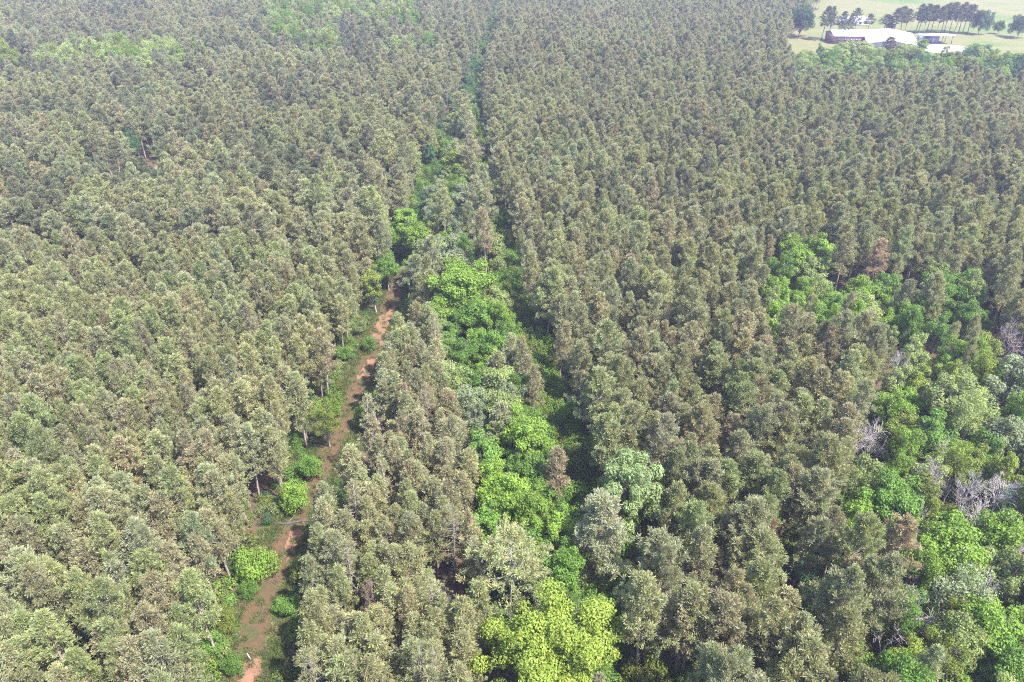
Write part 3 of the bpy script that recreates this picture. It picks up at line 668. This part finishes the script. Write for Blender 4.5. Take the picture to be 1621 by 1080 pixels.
# ------------------------------------------------------------------ pines: the ones that show largest are things, the rest one mass
def shown(p, zc):
    u, v = pix(p[0], p[1], zc); return -25 < u < 1646 and 15 < v < 1100
def hgt(p): return {'me': 15.5, 'sl': 13.5, 'bi': 17.5, 'ta': 20., 'th': 15.}[p[2][:2]]*p[3]
order = sorted(range(len(pines)), key=lambda i: depth(pines[i][0], pines[i][1], 12) if shown(pines[i], hgt(pines[i])*.72) else 1e6)
N_IND = 275
ind = order[:N_IND]; sind = set(ind)
landmarks += [('white track post', *gp(396, 1042)), ('fallen log on the track', *gp(470, 830)), ('lone lime-green sapling', *gp(245, 795, 5)), ('small purple leafless tree', *gp(704, 945, 4)),
              ('rust-red dead pine', *gp(1215, 868, 9)), ('large round dark-green tree', *gp(1405, 800, 10)), ('leaning pale dead tree', *gp(1398, 1000, 8)), ('lower left corner', *gp(0, 1080, 10)), ('upright pale green tree', *gp(1375, 760, 9)),
              ('left border at mid-height', *gp(0, 880, 10)), ('lilac bare tree', *gp(598, 690, 6)), ('browned slender pine', *gp(575, 960, 8)), ('wide bright green tree', *gp(790, 785, 8)), ('tan browned pine', *gp(1418, 872, 10)), ('shrub in the gap', *gp(1240, 985, 2))]
ZN = {'left': 'pine of the left stand', 'strip': 'slender pine of the strip', 'right near': 'pine of the right stand', 'right far': 'pine of the right stand', 'left far': 'old pine of the left forest'}
ORD = ['nearest', 'second', 'third', 'fourth', 'fifth', 'sixth', 'seventh', 'eighth', 'ninth', 'tenth', 'eleventh', 'twelfth', 'thirteenth', 'fourteenth', 'fifteenth', 'sixteenth', 'seventeenth', 'eighteenth', 'nineteenth', 'twentieth']
def tone(t):
    r, g, b = t; s = r+g+b
    if r > g*1.06: return 'tan'
    if b/s > .255: return 'grey-green'
    if g > r*1.12: return 'green'
    return 'olive'
cells = {}
lab_of = {}
for i in ind:
    p = pines[i]; best = None
    for nm, x, y in landmarks:
        dx, dy = p[0]-x, p[1]-y; d = math.hypot(dx, dy)
        side = ('right of' if dx > 0 else 'left of') if abs(dx) > abs(dy) else ('beyond' if dy > 0 else 'in front of')
        if best is None or d < best[0]: best = (d, nm, side)
    cells.setdefault((ZN[p[6]], tone(p[5]), best[2], best[1]), []).append((best[0], i))
for (zn, tn, side, nm), l in cells.items():
    for k, (d, i) in enumerate(sorted(l)):
        pre = '' if len(l) == 1 else ORD[min(k, 19)] + ' '
        lab_of[i] = (pre + tn + ' ' + zn + ' ' + side + ' the ' + nm).replace('pine of', 'pine in', 1).replace('in the left stand left', 'in left stand, left').replace('in the right stand right', 'in right stand, right')
for i in ind:
    x, y, k, h, w, t, zone = pines[i]
    grow_tree('pine_tree', k, x, y, h, w, t, None, lab_of[i], 'tree', {'left': 'pines of the left stand', 'strip': 'slender pines of the middle strip'}.get(zone, 'pines of the right stand'))
# leafy fill trees stay single things where they are few
where = {'wood': 'leafy wood', 'clearing': 'leafy clearing', 'row': 'leafy row', 'upper row': 'far leafy row', 'hedge front': 'field hedge front', 'hedge back': 'field hedge back'}
def ltone(t):
    r, g, b = t
    return 'yellow-green' if r > g*.72 else ('pale green' if b > g*.38 else ('bright green' if g > .22 else 'dark green'))
lc = {}
NTH = 'first second third fourth fifth sixth seventh eighth ninth tenth eleventh twelfth thirteenth fourteenth fifteenth sixteenth seventeenth eighteenth nineteenth twentieth'.split()
NTH += ['twenty-' + q for q in NTH[:9]] + ['thirtieth'] + ['thirty-' + q for q in NTH[:9]] + ['fortieth'] + ['forty-' + q for q in NTH[:9]] + ['fiftieth'] + ['fifty-' + q for q in NTH[:9]] + ['sixtieth']
vis = [q for q in far_leaf if shown(q, 8) and not (q[6] == 'field edge' and q[1] >= 340)]
vis = sorted(vis, key=lambda q: depth(q[0], q[1], 8))[:205]
for q in vis:
    u, v = pix(q[0], q[1], 9); lc.setdefault((('hedge front') if q[6] == 'field edge' else q[6], ltone(q[5])), []).append((u, q))
for (z, tn), l in lc.items():
    for k, (u, q) in enumerate(sorted(l, key=lambda a: a[0])):
        lab = ('%s smaller tree in the %s' % (tn, where[z])) if len(l) == 1 else '%s from left of the smaller %s trees in the %s' % (NTH[k], tn, where[z])
        grow_tree(B, q[2], q[0], q[1], q[3], q[4], q[5], None, lab, 'tree', 'leafy trees of the ' + where[z])
_v = set(id(q) for q in vis); bands += [q for q in far_leaf if id(q) not in _v]

# ------------------------------------------------------------------ masses, one object each
tcol = bpy.data.collections.new('tree_shapes')          # not linked to the scene
tidx = {}
for i, nm in enumerate(sorted(KIND)):
    tcol.objects.link(bpy.data.objects.new('shape_%02d' % i, KIND[nm][2])); tidx[nm] = i
def scatter(name, items, label, cat):
    n = len(items); me = bpy.data.meshes.new(name)
    me.vertices.add(n); me.vertices.foreach_set('co', np.array([(p[0], p[1], 0) for p in items], np.float32).ravel())
    def at(nm, ty, arr, f): a = me.attributes.new(nm, ty, 'POINT'); a.data.foreach_set(f, arr.ravel())
    at('idx', 'INT', np.array([tidx[p[2]] for p in items], np.int32), 'value')
    at('rot', 'FLOAT_VECTOR', np.stack([rng.normal(0, .045, n), rng.normal(0, .045, n), rng.uniform(0, 6.283, n)], 1).astype(np.float32), 'vector')
    at('scl', 'FLOAT_VECTOR', np.array([(p[4], p[4], p[3]) for p in items], np.float32), 'vector')
    at('tint', 'FLOAT_VECTOR', np.array([p[5] for p in items], np.float32), 'vector')
    o = link(name, me)
    ng = bpy.data.node_groups.new(name, 'GeometryNodeTree')
    ng.interface.new_socket('Geometry', in_out='INPUT', socket_type='NodeSocketGeometry'); ng.interface.new_socket('Geometry', in_out='OUTPUT', socket_type='NodeSocketGeometry')
    N, L = ng.nodes.new, ng.links.new
    gi, go = N('NodeGroupInput'), N('NodeGroupOutput')
    ci = N('GeometryNodeCollectionInfo'); ci.inputs['Collection'].default_value = tcol; ci.inputs['Separate Children'].default_value = True; ci.inputs['Reset Children'].default_value = True
    ip = N('GeometryNodeInstanceOnPoints'); ip.inputs['Pick Instance'].default_value = True
    def na(nm, ty):
        a = N('GeometryNodeInputNamedAttribute'); a.data_type = ty; a.inputs['Name'].default_value = nm; return a.outputs['Attribute']
    L(gi.outputs[0], ip.inputs['Points']); L(ci.outputs[0], ip.inputs['Instance'])
    L(na('idx', 'INT'), ip.inputs['Instance Index']); L(na('rot', 'FLOAT_VECTOR'), ip.inputs['Rotation']); L(na('scl', 'FLOAT_VECTOR'), ip.inputs['Scale'])
    L(ip.outputs[0], go.inputs[0])
    md = o.modifiers.new('scatter', 'NODES'); md.node_group = ng
    return tag(o, label, cat, kind='stuff')
scatter('pine_forest', [p for i, p in enumerate(pines) if i not in sind], 'dense pine forest stretching away to the top of the view', 'forest')
scatter('mixed_woodland', bands, 'leafy woodland in pale green patches in the far forest and behind the field hedge', 'woodland')
# undergrowth between the trunks, thicker along the track and the firebreak
ug = []
for _ in range(9000):
    y = 25 + 260*rng.random()**1.2; hw = .705*depth(0, y, 0) + 12; x = rng.uniform(-hw, hw)
    da, db = abs(x-xa(y)), abs(x-xb(y))
    if da < 3.6 or (db < 1.6 and rng.random() < .75): continue
    near = da < 6 or db < 6 or inpoly(np.array([[x, y]]), D2)[0]
    if not near and rng.random() < .5: continue
    if 0 < x-xa(y) < 5 and rng.random() < .6: continue
    ug.append([x, y, ['low0', 'low1', 'low0', 'low1', 'bush0', 'bush1'][rng.integers(6 if not (da < 4.5 or db < 3) else 4)], rng.uniform(.5, 1.1), rng.uniform(.5, 1.1)*(.8 if da < 4.5 else 1), [GREEN, BRIGHT*.75, GREEN*.8, LIME*.5, DEEP*1.2][rng.integers(5)]*rng.uniform(.8, 1.1), 0])
for _ in range(2600):
    y = 40 + 230*rng.random(); sgn = 1 if rng.random() < .5 else -1; o = 1.1 + abs(rng.normal(0, 1.5))
    x = (xb(y) + sgn*o) if rng.random() < .75 else xa(y) + (-3.3 - abs(rng.normal(0, 2.0)) if rng.random() < .8 else 3.4 + abs(rng.normal(0, 1.2)))
    sc = rng.uniform(.35, 1.0) if rng.random() < .7 else rng.uniform(.9, 1.5)
    ug.append([x, y, ['low0', 'low1', 'bush0', 'bush1'][rng.integers(4)], sc*rng.uniform(.7, 1.3), sc*.9, [GREEN, BRIGHT*.85, GREEN*.85, LIME*.55, PALE*.7][rng.integers(5)]*rng.uniform(.8, 1.1), 0])
for _ in range(700):
    y = rng.uniform(165, 660); ug.append([xa(y) + rng.normal(0, 2.2), y, 'bush%d' % rng.integers(2), rng.uniform(.7, 1.6), rng.uniform(.7, 1.2), [GREEN*.7, DEEP*1.3, GREEN][rng.integers(3)], 0])
ug = [q for q in ug if not (q[1] < 150 and -7.5 < q[0]-xa(q[1]) < 5.5 and rng.random() < (.82 if q[2][0] == 'b' else .45))]
ug = [q for q in ug if not (q[1] < 160 and q[2][0] == 'b' and abs(q[0]-xa(q[1])) < 2.3 + 2.0*q[4])]
scatter('undergrowth', ug, 'green undergrowth between the trunks and along the track', 'undergrowth')

gr = []
for _ in range(12000):
    y = 30 + 140*rng.random(); side = rng.random() < .7
    if side:
        o = rng.normal(0, 2.6); x = xa(y) + o
        if abs(o) > 6 or (abs(o) < 1.9 and rng.random() < .93): continue
    else:
        x = xb(y) + rng.normal(0, 1.6)
    gr.append([x, y, 'grass%d' % rng.integers(2), rng.uniform(.6, 1.5), rng.uniform(.7, 1.6), [np.array([.09, .14, .035]), np.array([.13, .15, .05]), np.array([.19, .16, .085]), np.array([.07, .12, .03])][rng.integers(4)], 0])
scatter('grass', gr, 'rough grass along the dirt track and the firebreak', 'grass')

# ------------------------------------------------------------------ farm buildings
M_WHITE = simple('white_metal_roof', (.80, .80, .80), .45, 0, .4, .05)
M_MAROON = simple('maroon_metal_wall', (.24, .125, .15), .6, 0, .5, .18)
M_SHADEW = simple('grey_metal_wall', (.42, .43, .46), .6, 0, .5, .1)
M_BLUE = simple('blue_panel', (.20, .19, .38), .6, 0, .6, .2)
M_DARK = simple('dark_opening', (.03, .03, .04), .8)
M_TIMBER = simple('timber', (.22, .17, .14), .8)
M_GREYROOF = simple('grey_shingle', (.33, .32, .35), .8, 0, .8, .15)
M_CREAM = simple('cream_wall', (.68, .66, .63), .7, 0, .5, .06)
M_GLASS = simple('window_glass', (.04, .05, .06), .1)
def part(name, parent, m, build):
    mb = MB(); build(mb); return link(name, mb.mesh(name, [m]), parent)
def gable(mb, x0, x1, y0, y1, ze, zr, ov=.5, th=.18, along='x'):
    if along == 'x':
        ym = (y0+y1)/2
        for s, ye in ((-1, y0-ov), (1, y1+ov)):
            k = (zr-ze)/abs(ym - (y0 if s < 0 else y1)); zo = ze - k*ov
            a = [(x0-ov, ye, zo), (x1+ov, ye, zo), (x1+ov, ym, zr), (x0-ov, ym, zr)]
            v = a + [(p[0], p[1], p[2]+th) for p in a]
            mb.add(v, [(0, 1, 2), (0, 2, 3), (4, 5, 6), (4, 6, 7), (0, 1, 5), (0, 5, 4), (1, 2, 6), (1, 6, 5), (3, 0, 4), (3, 4, 7)])
    else:
        xm = (x0+x1)/2
        for s, xe in ((-1, x0-ov), (1, x1+ov)):
            k = (zr-ze)/abs(xm-(x0 if s < 0 else x1)); zo = ze - k*ov
            a = [(xe, y0-ov, zo), (xe, y1+ov, zo), (xm, y1+ov, zr), (xm, y0-ov, zr)]
            v = a + [(p[0], p[1], p[2]+th) for p in a]
            mb.add(v, [(0, 1, 2), (0, 2, 3), (4, 5, 6), (4, 6, 7), (0, 1, 5), (0, 5, 4), (1, 2, 6), (1, 6, 5), (3, 0, 4), (3, 4, 7)])
def house_walls(mb, x0, x1, y0, y1, ze, zr, along='x'):
    mb.box(x0, x1, y0, y1, 0, ze)
    if along == 'x':
        for x in (x0, x1): mb.add([(x, y0, ze), (x, y1, ze), (x, (y0+y1)/2, zr-.02)], [(0, 1, 2)])
    else:
        for y in (y0, y1): mb.add([(x0, y, ze), (x1, y, ze), ((x0+x1)/2, y, zr-.02)], [(0, 1, 2)])
# long maroon barn
e = bpy.data.objects.new('barn', None); COL.objects.link(e); e.location = (200, 455, 0)
part('wall', e, M_MAROON, lambda m: house_walls(m, -11, 11, 0, 14, 4.6, 6.6))
part('roof', e, M_WHITE, lambda m: gable(m, -11, 11, 0, 14, 4.6, 6.6))
for i, x in enumerate((-8.6, -5.2, -1.8, 1.6, 5.0)):
    part('window', e, M_GLASS, lambda m: m.box(x, x+1.5, -.06, -.01, 1.6, 2.9))
part('door', e, M_DARK, lambda m: m.box(7.6, 10.2, -.07, -.01, 0, 3.2))
tag(e, 'long barn with maroon metal wall and white roof at the edge of the field', 'barn')
# white-roofed wing standing forward
e = bpy.data.objects.new('barn', None); COL.objects.link(e); e.location = (212, 430, 0); e.rotation_euler[2] = -.34
part('wall', e, M_SHADEW, lambda m: house_walls(m, -13, 13, 0, 41, 4.4, 6.3, 'y'))
part('roof', e, M_WHITE, lambda m: gable(m, -13, 13, 0, 41, 4.4, 6.3, .6, .18, 'y'))
part('ridge_cap', e, M_SHADEW, lambda m: m.box(-.25, .25, -.6, 41.6, 6.46, 6.56))
part('door', e, M_DARK, lambda m: m.box(-3, 3, -.07, -.01, 0, 3.8))
for x in (-9.5, 7.5): part('window', e, M_GLASS, lambda m: m.box(x, x+2, -.06, -.01, 1.6, 2.9))
tag(e, 'large white-roofed barn with grey side wall, right of the maroon one', 'barn')
# open shed
e = bpy.data.objects.new('open_shed', None); COL.objects.link(e); e.location = (250, 455, 0)
part('roof', e, M_WHITE, lambda m: m.add([(-9.2, -.8, 4.7), (9.2, -.8, 4.7), (9.2, 8.4, 4.1), (-9.2, 8.4, 4.1), (-9.2, -.8, 5.0), (9.2, -.8, 5.0), (9.2, 8.4, 4.4), (-9.2, 8.4, 4.4)],
     [(0, 1, 2), (0, 2, 3), (4, 5, 6), (4, 6, 7), (0, 1, 5), (0, 5, 4), (1, 2, 6), (1, 6, 5), (2, 3, 7), (2, 7, 6), (3, 0, 4), (3, 4, 7)]))
part('back_wall', e, M_BLUE, lambda m: m.box(-8.6, 2.5, 7.2, 7.4, 0, 4.05))
part('side_wall', e, M_SHADEW, lambda m: m.box(-8.85, -8.65, .2, 7.4, 0, 4.1))
part('partition', e, M_BLUE, lambda m: m.box(-4.2, 2.3, 3.0, 3.2, 0, 4.2))
for x in (-8.7, -3.0, 2.6, 8.4): part('post', e, M_TIMBER, lambda m: m.box(x-.18, x+.18, -.2, .16, 0, 4.62))
part('post', e, M_TIMBER, lambda m: m.box(8.2, 8.5, 7.0, 7.3, 0, 4.12))
tag(e, 'open-fronted shed with thin white roof and blue back wall on the field', 'shed')
# far house behind the pines
hx, hy = gp(1354, 41)
e = bpy.data.objects.new('house', None); COL.objects.link(e); e.location = (hx, hy, 0)
part('wall', e, M_CREAM, lambda m: house_walls(m, -9, 9, 0, 9, 3.0, 5.2))
part('roof', e, M_GREYROOF, lambda m: gable(m, -9, 9, 0, 9, 3.0, 5.2))
for x in (-7, -3.6, 2.2, 5.6): part('window', e, M_GLASS, lambda m: m.box(x, x+1.4, -.05, -.01, 1.1, 2.3))
part('door', e, M_DARK, lambda m: m.box(-.6, .5, -.05, -.01, 0, 2.1))
tag(e, 'small cream house with grey roof half hidden by pines on the field', 'house')

# ------------------------------------------------------------------ small things on the track
x, y = gp(398, 1046)
e = bpy.data.objects.new('marker_post', None); COL.objects.link(e); e.location = (x, y, 0); e.rotation_euler = (.05, -.12, .3)
M_PAINT = simple('white_paint', (.8, .82, .82), .5)
mb = MB(); mb.tube([(0, 0, 0), (0, 0, 1.55)], [.045, .045], 10); link('shaft', mb.mesh('shaft', [M_PAINT], True), e)
mb = MB(); mb.tube([(0, 0, 1.56), (0, 0, 1.6), (0, 0, 1.68)], [.075, .075, .02], 10); link('cap', mb.mesh('cap', [simple('blue_cap', (.35, .55, .62))], True), e)
tag(e, 'thin white marker post standing in the track at the bottom', 'post')
x, y = gp(470, 828)
e = bpy.data.objects.new('fallen_log', None); COL.objects.link(e); e.location = (x, y, .2); e.rotation_euler = (0, 0, .12)
mb = MB(); xs = np.linspace(-3.4, 3.2, 9); mb.tube([(q, .12*math.sin(q*1.3), .05*math.cos(q*2)) for q in xs], np.linspace(.2, .11, 9), 8); link('trunk', mb.mesh('log', [bark_mat('log_bark', (.03, .025, .02), (.09, .07, .06))], True), e)
mb = MB()
for q, a in ((-1.2, .9), (.6, -1.0), (1.9, .7), (2.6, -.6)): mb.tube([(q, 0, .05), (q+.5, a*.6, .35), (q+.8, a, .5)], [.05, .03, .012], 4)
link('branches', mb.mesh('log_branches', [M_OBARK], True), e)
tag(e, 'dark fallen log lying across the dirt track below the round shrub', 'log')

# ------------------------------------------------------------------ air
HZ = 0.00026
m, nt, out = mat('haze_air')
pv = nt.nodes.new('ShaderNodeVolumePrincipled'); pv.inputs['Color'].default_value = (.66, .66, .96, 1); pv.inputs['Density'].default_value = HZ; pv.inputs['Anisotropy'].default_value = .2
nt.links.new(pv.outputs[0], out.inputs['Volume'])
mb = MB(); mb.box(-G-40, G+40, -G-40, G+40, -1.0, CAMH + 6)
tag(link('haze', mb.mesh('haze', [m])), 'thin bluish haze over the forest', 'haze', kind='stuff')
print('PINES', len(pines), 'BANDS', len(bands), 'LEAF', len(vis), 'UG', len(ug), 'TRIS', sum(len(me.polygons) for me in bpy.data.meshes))
